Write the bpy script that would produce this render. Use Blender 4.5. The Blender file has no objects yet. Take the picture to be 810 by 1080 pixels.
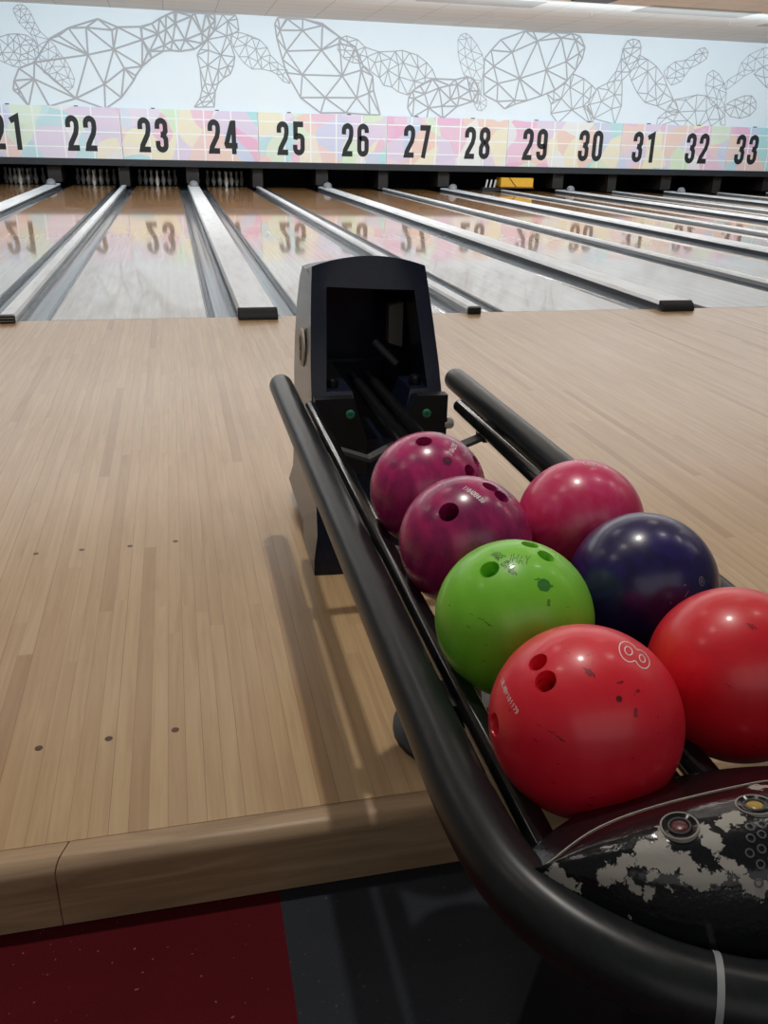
import bpy, bmesh, math, random
from mathutils import Vector, Matrix
from mathutils.geometry import delaunay_2d_cdt
C = bpy.context.scene.collection
SC = bpy.context.scene
PI = math.pi

# ------------------------------------------------------------------ camera, world, lights, exposure
cd = bpy.data.cameras.new('camera'); cam = bpy.data.objects.new('camera', cd); C.objects.link(cam); SC.camera = cam
cd.sensor_fit = 'VERTICAL'; cd.sensor_height = 24.0; cd.lens = 24.0*911.46/1080.0; cd.clip_start = 0.05
r_, u_, f_ = (0.97444225,-0.22350849,0.02249996), (0.06789773,0.38852386,0.91893368), (0.21413125,0.89392011,-0.39376978)
cam.matrix_world = Matrix(((r_[0],u_[0],-f_[0],1.1108),(r_[1],u_[1],-f_[1],-6.4245),(r_[2],u_[2],-f_[2],1.1986),(0,0,0,1)))

SC.view_settings.view_transform = 'Standard'; SC.view_settings.look = 'None'
SC.view_settings.gamma = 1.0; SC.view_settings.use_curve_mapping = False
SC.view_settings.exposure = 0.0

w = bpy.data.worlds.new('hall_ambient'); SC.world = w; w.use_nodes = True
w.node_tree.nodes['Background'].inputs[0].default_value = (1.0,0.98,0.95,1)
w.node_tree.nodes['Background'].inputs[1].default_value = 0.075

def lamp(name, loc, size, watts, col=(1,0.95,0.88), sy=None, tilt=(0,0,0), spread=PI):
    l = bpy.data.lights.new(name, 'AREA'); l.energy = watts; l.color = col; l.spread = spread
    if sy is None: l.shape = 'DISK'; l.size = size
    else: l.shape = 'RECTANGLE'; l.size = size; l.size_y = sy
    o = bpy.data.objects.new(name, l); C.objects.link(o); o.location = loc; o.rotation_euler = tilt
    return o
# downlights over the approach (ceiling lamps above and behind the camera's frame)
lamp('downlight', (1.52,-4.35,3.85), 0.10, 42)
for lx in (-1.6, 0.06, 3.36, 5.0, 6.7, 8.4):
    lamp('downlight', (lx,-4.35,3.85), 0.30, 6)
for lx in (-2.4, 0.9, 4.2, 7.5):
    lamp('downlight', (lx,-1.6,3.85), 0.6, 6)
lamp('rear_fill_light', (1.2,-10.2,3.1), 7.0, 40, (1,0.96,0.92), 3.0, (math.radians(35),0,0))   # soft fill added behind the camera to lift step face and ball undersides
# unseen fill lights added to brighten the lanes, back wall and ceiling
for ly, wt in ((1.0,110), (6.5,230), (11.5,560)):
    lamp('lane_fill_light', (5.5,ly,3.85), 22, wt, (1,0.98,0.96), 0.4)  # added area lights, strongest towards the pins to brighten the lane wood
lamp('wall_fill_light', (7.5,12.6,3.55), 26, 330, (0.70,0.885,1.0), 0.35, (math.radians(86),0,0), math.radians(140))  # added cool fill that brightens the back wall, no real fixture
lamp('ceiling_fill_light', (7.5,7.5,3.45), 26, 560, (0.93,0.975,1.0), 0.3, (math.radians(150),0,0))  # added upward fill, only there to brighten the ceiling

# ------------------------------------------------------------------ helpers
def new_obj(name, bm, m, parent=None, smooth=False, sharp=None):
    me = bpy.data.meshes.new(name); bm.normal_update(); bm.to_mesh(me); bm.free()
    if m: me.materials.append(m)
    if smooth:
        for p in me.polygons: p.use_smooth = True
        if sharp: me.set_sharp_from_angle(angle=math.radians(sharp))
    o = bpy.data.objects.new(name, me); C.objects.link(o)
    if parent: o.parent = parent
    return o
def tag(o, label=None, cat=None, group=None, kind=None):
    if label: o['label'] = label
    if cat: o['category'] = cat
    if group: o['group'] = group
    if kind: o['kind'] = kind
    return o
def thing(name, label, cat, loc=(0,0,0), group=None):
    o = bpy.data.objects.new(name, None); C.objects.link(o); o.location = loc; o.empty_display_size = 0.05
    return tag(o, label, cat, group)
def box(bm, x0, x1, y0, y1, z0, z1):
    v = [bm.verts.new(c) for c in ((x0,y0,z0),(x1,y0,z0),(x1,y1,z0),(x0,y1,z0),(x0,y0,z1),(x1,y0,z1),(x1,y1,z1),(x0,y1,z1))]
    for f in ((0,3,2,1),(4,5,6,7),(0,1,5,4),(1,2,6,5),(2,3,7,6),(3,0,4,7)): bm.faces.new([v[i] for i in f])
def boxo(name, m, x0, x1, y0, y1, z0, z1, parent=None, bevel=0):
    bm = bmesh.new(); box(bm,x0,x1,y0,y1,z0,z1)
    o = new_obj(name, bm, m, parent)
    if bevel: bev(o, bevel)
    return o
def bev(o, wd, seg=3, ang=35):
    md = o.modifiers.new('bevel','BEVEL'); md.width = wd; md.segments = seg; md.limit_method = 'ANGLE'; md.angle_limit = math.radians(ang)
    for p in o.data.polygons: p.use_smooth = True
    o.data.set_sharp_from_angle(angle=math.radians(50))
def extrude_y(bm, prof, y0, y1, closed=True):
    """prof: (x,z) polygon, extruded along y"""
    a = [bm.verts.new((x,y0,z)) for x,z in prof]; b = [bm.verts.new((x,y1,z)) for x,z in prof]
    n = len(prof)
    for i in range(n if closed else n-1):
        j = (i+1)%n; bm.faces.new((a[i],a[j],b[j],b[i]))
    if closed: bm.faces.new(a[::-1]); bm.faces.new(b)
def sweep(bm, pts, r, seg=20, cap=True, round_cap=0):
    pts = [Vector(p) for p in pts]; rad = [r]*len(pts)
    if round_cap:
        def endcap(p, d):
            return [(p + d*(r*math.sin(a)), max(r*math.cos(a), r*0.08)) for a in [PI/2*k/5 for k in range(1,6)]]
        s = endcap(pts[0], (pts[0]-pts[1]).normalized())[::-1]; e = endcap(pts[-1], (pts[-1]-pts[-2]).normalized())
        if round_cap == 1: e = []
        pts = [q for q,_ in s]+pts+[q for q,_ in e]; rad = [k for _,k in s]+rad+[k for _,k in e]
    rings = []
    for i, p in enumerate(pts):
        t = (pts[min(i+1,len(pts)-1)]-pts[max(i-1,0)]).normalized()
        up = Vector((0,0,1)) if abs(t.z) < 0.9 else Vector((1,0,0))
        s = t.cross(up).normalized(); n = s.cross(t)
        rings.append([bm.verts.new(p+rad[i]*(math.cos(a)*s+math.sin(a)*n)) for a in [2*PI*k/seg for k in range(seg)]])
    for A,B in zip(rings, rings[1:]):
        for k in range(seg): bm.faces.new((A[k],A[(k+1)%seg],B[(k+1)%seg],B[k]))
    if cap: bm.faces.new(rings[0][::-1]); bm.faces.new(rings[-1])
    bmesh.ops.recalc_face_normals(bm, faces=bm.faces[:])
def lathe(bm, prof, cx=0, cy=0, cz=0, seg=24):
    rings = []
    for r,z in prof:
        rings.append([bm.verts.new((cx+r*math.cos(2*PI*k/seg), cy+r*math.sin(2*PI*k/seg), cz+z)) for k in range(seg)])
    for A,B in zip(rings, rings[1:]):
        for k in range(seg): bm.faces.new((A[k],A[(k+1)%seg],B[(k+1)%seg],B[k]))
    bm.faces.new(rings[0][::-1]); bm.faces.new(rings[-1])
    bmesh.ops.recalc_face_normals(bm, faces=bm.faces[:])
def catmull(P, n=8):
    out = []
    for i in range(len(P)-1):
        p0,p1,p2,p3 = [Vector(P[max(0,min(len(P)-1,i+k))]) for k in (-1,0,1,2)]
        for s in range(n):
            t = s/n
            out.append(0.5*((2*p1)+(p2-p0)*t+(2*p0-5*p1+4*p2-p3)*t*t+(3*p1-p0-3*p2+p3)*t**3))
    out.append(Vector(P[-1])); return out
def ribbon(bm, pts, wd, fn, closed=False):
    """2D polyline -> mitred band of width wd, mapped to 3D by fn(u,v)"""
    P = []
    for p in pts:
        p = Vector(p)
        if not P or (p-P[-1]).length > 1e-6: P.append(p)
    if closed and (P[0]-P[-1]).length < 1e-6: P.pop()
    n = len(P); L = []; Rr = []
    for i in range(n):
        a = P[(i-1)%n] if (closed or i>0) else None; b = P[(i+1)%n] if (closed or i<n-1) else None
        d1 = (P[i]-a).normalized() if a is not None else None; d2 = (b-P[i]).normalized() if b is not None else None
        d1 = d1 or d2; d2 = d2 or d1
        n1 = Vector((-d1.y,d1.x)); n2 = Vector((-d2.y,d2.x)); m = n1+n2
        m = n1 if m.length < 1e-4 else m.normalized()
        k = wd/2/max(0.45, m.dot(n1))
        L.append(bm.verts.new(fn(*(P[i]+m*k)))); Rr.append(bm.verts.new(fn(*(P[i]-m*k))))
    for i in range(n if closed else n-1):
        j = (i+1)%n; bm.faces.new((L[i],Rr[i],Rr[j],L[j]))
def boolean(o, cutter, op='DIFFERENCE'):
    md = o.modifiers.new('b','BOOLEAN'); md.object = cutter; md.operation = op; md.solver = 'EXACT'
    dg = bpy.context.evaluated_depsgraph_get(); dg.update()
    me = bpy.data.meshes.new_from_object(o.evaluated_get(dg), depsgraph=dg)
    o.modifiers.clear(); o.data = me; bpy.data.objects.remove(cutter)

# ------------------------------------------------------------------ materials
class N:
    def __init__(s, name):
        s.m = bpy.data.materials.new(name); s.m.use_nodes = True; s.t = s.m.node_tree; s.b = s.t.nodes['Principled BSDF']
    def n(s, typ, ins=None, **kw):
        d = s.t.nodes.new(typ)
        for k,v in kw.items(): setattr(d,k,v)
        for k,v in (ins or {}).items(): s.set(d,k,v)
        return d
    def set(s, d, k, v):
        if isinstance(v, bpy.types.NodeSocket): s.t.links.new(v, d.inputs[k])
        else: d.inputs[k].default_value = v
    def math(s, op, a, b=0.0, c=None):
        d = s.n('ShaderNodeMath', {0:a,1:b}, operation=op)
        if c is not None: s.set(d,2,c)
        return d.outputs[0]
    def ramp(s, fac, stops, mode='LINEAR'):
        d = s.n('ShaderNodeValToRGB', {0:fac}); cr = d.color_ramp; cr.interpolation = mode
        while len(cr.elements) < len(stops): cr.elements.new(0.5)
        for e,(p,c) in zip(cr.elements, stops):
            e.position = p; e.color = c if len(c)==4 else (*c,1)
        return d.outputs[0]
    def mix(s, fac, a, b, blend='MIX'):
        d = s.n('ShaderNodeMix', None, data_type='RGBA', blend_type=blend)
        for i,v in ((0,fac),(6,a),(7,b)):
            if isinstance(v, tuple) and len(v)==3: v = (*v,1)
            s.set(d,i,v)
        return d.outputs[2]
    def obj(s): return s.n('ShaderNodeTexCoord').outputs['Object']
    def scaled(s, v, sc): return s.n('ShaderNodeMapping', {0:v,3:sc}).outputs[0]
    def noise(s, v, scale, detail=3, rough=0.5, dist=0.0):
        return s.n('ShaderNodeTexNoise', {'Vector':v,'Scale':scale,'Detail':detail,'Roughness':rough,'Distortion':dist}).outputs[0]
    def bump(s, h, strength, dist=0.01):
        s.set(s.b,'Normal', s.n('ShaderNodeBump', {'Strength':strength,'Distance':dist,'Height':h}).outputs[0])
    def fin(s, color=None, rough=None, metal=0.0, spec=None, coat=None, coat_r=0.03):
        if color is not None: s.set(s.b,'Base Color', (*color,1) if isinstance(color,tuple) and len(color)==3 else color)
        if rough is not None: s.set(s.b,'Roughness',rough)
        s.b.inputs['Metallic'].default_value = metal
        if spec is not None: s.b.inputs['Specular IOR Level'].default_value = spec
        if coat: s.b.inputs['Coat Weight'].default_value = coat; s.b.inputs['Coat Roughness'].default_value = coat_r
        return s.m
def plain(name, col, rough=0.5, var=0.12, scale=8, **kw):
    k = N(name); nz = k.noise(k.obj(), scale, 4)
    c = k.mix(nz, tuple(x*(1-var) for x in col), tuple(min(1,x*(1+var)) for x in col))
    return k.fin(c, rough, **kw)
def boards(name, stops, wd, ln, rough, seam, coat=None, coat_r=0.03, spec=None, bump=0.0, wear=0.0, head=None):
    k = N(name); o = k.obj(); sx = k.n('ShaderNodeSeparateXYZ', {0:o})
    X = k.math('DIVIDE', sx.outputs[0], wd); xi = k.math('FLOOR', X)
    r1 = k.n('ShaderNodeTexWhiteNoise', {'W':xi}, noise_dimensions='1D').outputs[0]
    yi = k.math('FLOOR', k.math('ADD', k.math('DIVIDE', sx.outputs[1], ln), k.math('MULTIPLY', r1, 17.3)))
    cv = k.n('ShaderNodeCombineXYZ', {0:xi,1:yi}).outputs[0]
    r2 = k.n('ShaderNodeTexWhiteNoise', {'Vector':cv}, noise_dimensions='2D').outputs[0]
    base = k.ramp(r2, stops)
    if head:   # paler maple heads on the first stretch of the lane
        edge = k.math('ADD', 4.9, k.math('MULTIPLY', k.math('MODULO', xi, 2.0), 0.35))
        mr = k.n('ShaderNodeMapRange', {0:k.math('SUBTRACT', edge, sx.outputs[1]),1:-1.6,2:1.6})
        base = k.mix(mr.outputs[0], base, k.ramp(r2, head))
    off = k.n('ShaderNodeVectorMath', {0:k.scaled(o,(45,2.2,1)),1:k.n('ShaderNodeCombineXYZ',{1:k.math('MULTIPLY',r2,31)}).outputs[0]}, operation='ADD').outputs[0]
    g = k.noise(off, 1.0, 5, 0.6, 0.6)
    col = k.mix(k.math('MULTIPLY', k.math('SUBTRACT', 0.62, g), 1.1), base, (0.28,0.14,0.06), 'MIX')
    fl = k.noise(k.scaled(o,(9,1.6,1)), 1.0, 3, 0.6, 1.2)          # darker mineral streaks
    col = k.mix(k.math('MULTIPLY', k.math('SMOOTH_MIN', 1.0, k.math('MAXIMUM', 0.0, k.math('MULTIPLY', k.math('SUBTRACT', fl, 0.60), 3.0)), 0.1), 0.45), col, (0.30,0.16,0.075))
    fr = k.math('FRACT', X)
    ln_ = k.math('MULTIPLY', k.math('LESS_THAN', fr, 0.035), k.math('ADD', 0.25, k.math('MULTIPLY', r1, seam)))
    col = k.mix(ln_, col, (0.12,0.06,0.03))
    big = k.noise(o, 0.9, 3, 0.5)
    if wear: rough = k.math('ADD', rough, k.math('MULTIPLY', k.math('SUBTRACT', big, 0.5), wear))
    if bump: k.bump(g, bump, 0.002)
    return k.fin(col, rough, spec=spec, coat=coat, coat_r=coat_r)

M = {}
M['approach'] = boards('maple_approach', [(0.0,(0.42,0.26,0.128)),(0.08,(0.52,0.345,0.184)),(0.55,(0.555,0.378,0.205)),(0.92,(0.58,0.405,0.225)),(1.0,(0.50,0.325,0.170))], 0.0365, 1.3, 0.36, 0.55, coat=0.2, coat_r=0.2, wear=0.15)
M['lane'] = boards('lacquered_lane_wood', [(0.0,(0.44,0.205,0.052)),(0.5,(0.52,0.255,0.070)),(1.0,(0.58,0.30,0.09))], 0.0273, 2.0, 0.35, 0.5, coat=1.0, coat_r=0.048, head=[(0.0,(0.50,0.385,0.27)),(0.5,(0.57,0.455,0.335)),(1.0,(0.63,0.52,0.40))])
M['lane'].node_tree.nodes['Principled BSDF'].inputs['Coat IOR'].default_value = 1.65
M['nosing'] = None
k = N('oak_nosing'); o_ = k.obj(); g_ = k.noise(k.scaled(o_,(2.5,30,30)),1.0,5,0.6,0.8)
M['nosing'] = k.fin(k.ramp(g_, [(0.3,(0.30,0.195,0.11)),(0.6,(0.47,0.32,0.19)),(0.8,(0.55,0.39,0.25))]), 0.42)
def carpet(name, col, fleck):
    k = N(name); o = k.obj(); n1 = k.noise(o, 420, 2); n2 = k.noise(o, 7, 4)
    c = k.mix(n1, tuple(x*0.45 for x in col), tuple(x*1.5 for x in col))
    c = k.mix(k.math('MULTIPLY', n2, 0.5), c, tuple(x*0.7 for x in col))
    sp = k.math('GREATER_THAN', k.noise(o, 95, 2), 0.735)
    c = k.mix(k.math('MULTIPLY', sp, 0.35), c, fleck); k.bump(n1, 0.5, 0.004)
    return k.fin(c, 0.95, spec=0.1)
M['red_carpet'] = carpet('red_carpet', (0.105,0.008,0.013), (0.6,0.35,0.33))
M['black_carpet'] = carpet('charcoal_carpet', (0.036,0.040,0.048), (0.16,0.16,0.16))
M['wall'] = plain('white_paint', (0.78,0.84,0.88), 0.75, 0.015, 1.5)
M['mural'] = plain('grey_mural_paint', (0.42,0.42,0.435), 0.7, 0.05, 3)
k = N('ceiling_tiles'); o_ = k.obj()
br = k.n('ShaderNodeTexBrick', {'Vector':k.n('ShaderNodeMapping',{0:o_,2:(0,0,0)}).outputs[0],'Color1':(0.72,0.71,0.69,1),'Color2':(0.69,0.68,0.66,1),'Mortar':(0.50,0.49,0.48,1),'Scale':1.0,'Mortar Size':0.012,'Brick Width':1.2,'Row Height':0.6}, offset=0.0)
M['ceiling'] = k.fin(br.outputs[0], 0.9)
M['ceiling_grey'] = plain('grey_ceiling_panel', (0.40,0.39,0.375), 0.8, 0.05)
M['grey_dark'] = plain('dark_grey_beam', (0.016,0.020,0.025), 0.45, 0.15)
M['pit'] = plain('pit_black', (0.010,0.010,0.012), 0.7, 0.2)
M['kick'] = plain('dark_brown_board', (0.011,0.008,0.007), 0.6, 0.3)
M['digit'] = plain('black_vinyl', (0.007,0.009,0.010), 0.6, 0.2)
k = N('gutter_grey'); o_ = k.obj(); nz = k.noise(k.scaled(o_,(9,0.8,9)),1.0,5,0.65,1.0)
M['gutter'] = k.fin(k.ramp(nz,[(0.35,(0.095,0.115,0.135)),(0.6,(0.15,0.175,0.20)),(0.75,(0.24,0.265,0.29))]), 0.22, coat=0.6, coat_r=0.08)
M['gutter_lip'] = plain('gutter_edge_dark', (0.035,0.045,0.058), 0.35, 0.2)
k = N('white_divider_cap'); o_ = k.obj(); nz = k.noise(k.scaled(o_,(14,2,10)),1.0,5,0.65)
M['cap'] = k.fin(k.ramp(nz,[(0.25,(0.55,0.60,0.63)),(0.5,(0.77,0.82,0.86)),(0.8,(0.83,0.88,0.92))]), 0.35, coat=0.25, coat_r=0.2)
M['alu'] = plain('aluminium', (0.55,0.57,0.58), 0.35, 0.08, 12, metal=0.8)
M['rubber'] = plain('black_plastic', (0.008,0.009,0.011), 0.5, 0.3, 20)
M['hump'] = plain('grey_plastic', (0.20,0.21,0.23), 0.45, 0.1)
M['pin'] = plain('pin_white', (0.62,0.62,0.60), 0.3, 0.03)
M['yellow'] = plain('yellow_paint', (0.78,0.42,0.03), 0.45, 0.1)
M['orange_strap'] = plain('brown_strap', (0.12,0.05,0.02), 0.6, 0.1)

# ------------------------------------------------------------------ setting
W = 1.0635; P = 3.3476; G0 = 0.2331; GAP = 0.7087          # lane width, pair pitch, half gap, wide gap
XA, XB = -6.5, 21.0
def struct(o): return tag(o, kind='structure')
YS = -5.16
fl = struct(boxo('floor', M['approach'], XA, XB, YS+0.055, -0.004, -0.145, 0))
def nose(x0, x1, skew0, skew1):
    prof = [(YS+0.055,-0.146),(YS,-0.146),(YS,-0.032)]
    for a in range(0,7):
        t = PI/2*a/6; prof.append((YS+0.028-0.028*math.cos(t), -0.030+0.028*math.sin(t)))
    prof += [(YS+0.055,-0.001)]
    bm = bmesh.new(); a = []; b = []
    for y,z in prof:
        f = (y-YS)/0.055
        a.append(bm.verts.new((x0+skew0*f,y,z))); b.append(bm.verts.new((x1+skew1*f,y,z)))
    n = len(prof)
    for i in range(n): j=(i+1)%n; bm.faces.new((a[i],a[j],b[j],b[i]))
    bm.faces.new(a[::-1]); bm.faces.new(b); bmesh.ops.recalc_face_normals(bm, faces=bm.faces[:])
    o = new_obj('step_nosing', bm, M['nosing'], fl, True, 40); return o
nose(XA, 0.822, 0, 0.022); nose(0.8245, XB, 0.022, 0)
M['dot'] = plain('dark_inlay', (0.085,0.035,0.018), 0.4, 0.3, 60)
for x,y in ((0.756,-4.817),(0.898,-4.813),(1.038,-4.81),(0.624,-3.838),(0.759,-3.834),(0.905,-3.833),(1.046,-3.822)):
    bm = bmesh.new(); lathe(bm, [(0.0085,0.0),(0.0085,0.0004),(0.003,0.0005)], x, y, 0.0002, 16)
    new_obj('guide_dot', bm, M['dot'], fl)
struct(boxo('floor_red_carpet', M['red_carpet'], XA, 1.222, -10, YS+0.01, -0.25, -0.15))
struct(boxo('floor_black_carpet', M['black_carpet'], 1.222, XB, -10, YS+0.01, -0.25, -0.15))
wb = struct(boxo('wall_back', M['wall'], XA-2, XB+2, 17.75, 17.9, 0.9, 3.98))
ce = struct(boxo('ceiling', M['ceiling'], XA-2, XB+2, -4.9, 17.9, 3.95, 4.05))
for x0,x1,y0,y1 in ((6.4,9.0,13.0,13.95),(11.2,13.8,12.6,13.6),(15.0,17.6,13.6,14.6),(2.0,4.6,13.0,13.6)):
    boxo('grey_panel', M['ceiling_grey'], x0, x1, y0, y1, 3.943, 3.951, ce)
vt = boxo('air_vent', M['grey_dark'], 9.35, 10.15, 12.1, 12.62, 3.925, 3.951, ce, 0.004)
for x,y in ((10.55,14.2),(14.1,14.3),(8.6,15.3)):
    bm = bmesh.new(); lathe(bm, [(0.035,0.0),(0.035,-0.01),(0.012,-0.015),(0.012,-0.05),(0.025,-0.055),(0.025,-0.06)], x, y, 3.95, 12)
    new_obj('sprinkler_head', bm, M['ceiling_grey'], ce)
# floor under and behind the lanes
struct(boxo('floor_under_lanes', M['pit'], XA, XB, 0.0, 20.2, -0.3, -0.14))
struct(boxo('wall_pit', M['pit'], XA, XB, 19.75, 19.85, -0.14, 0.95))
struct(boxo('trim_mask_beam', M['grey_dark'], XA, XB, 17.58, 17.74, 0.50, 0.655))
struct(boxo('ceiling_pit', M['pit'], XA, XB, 17.74, 19.8, 0.90, 0.95))
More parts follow.
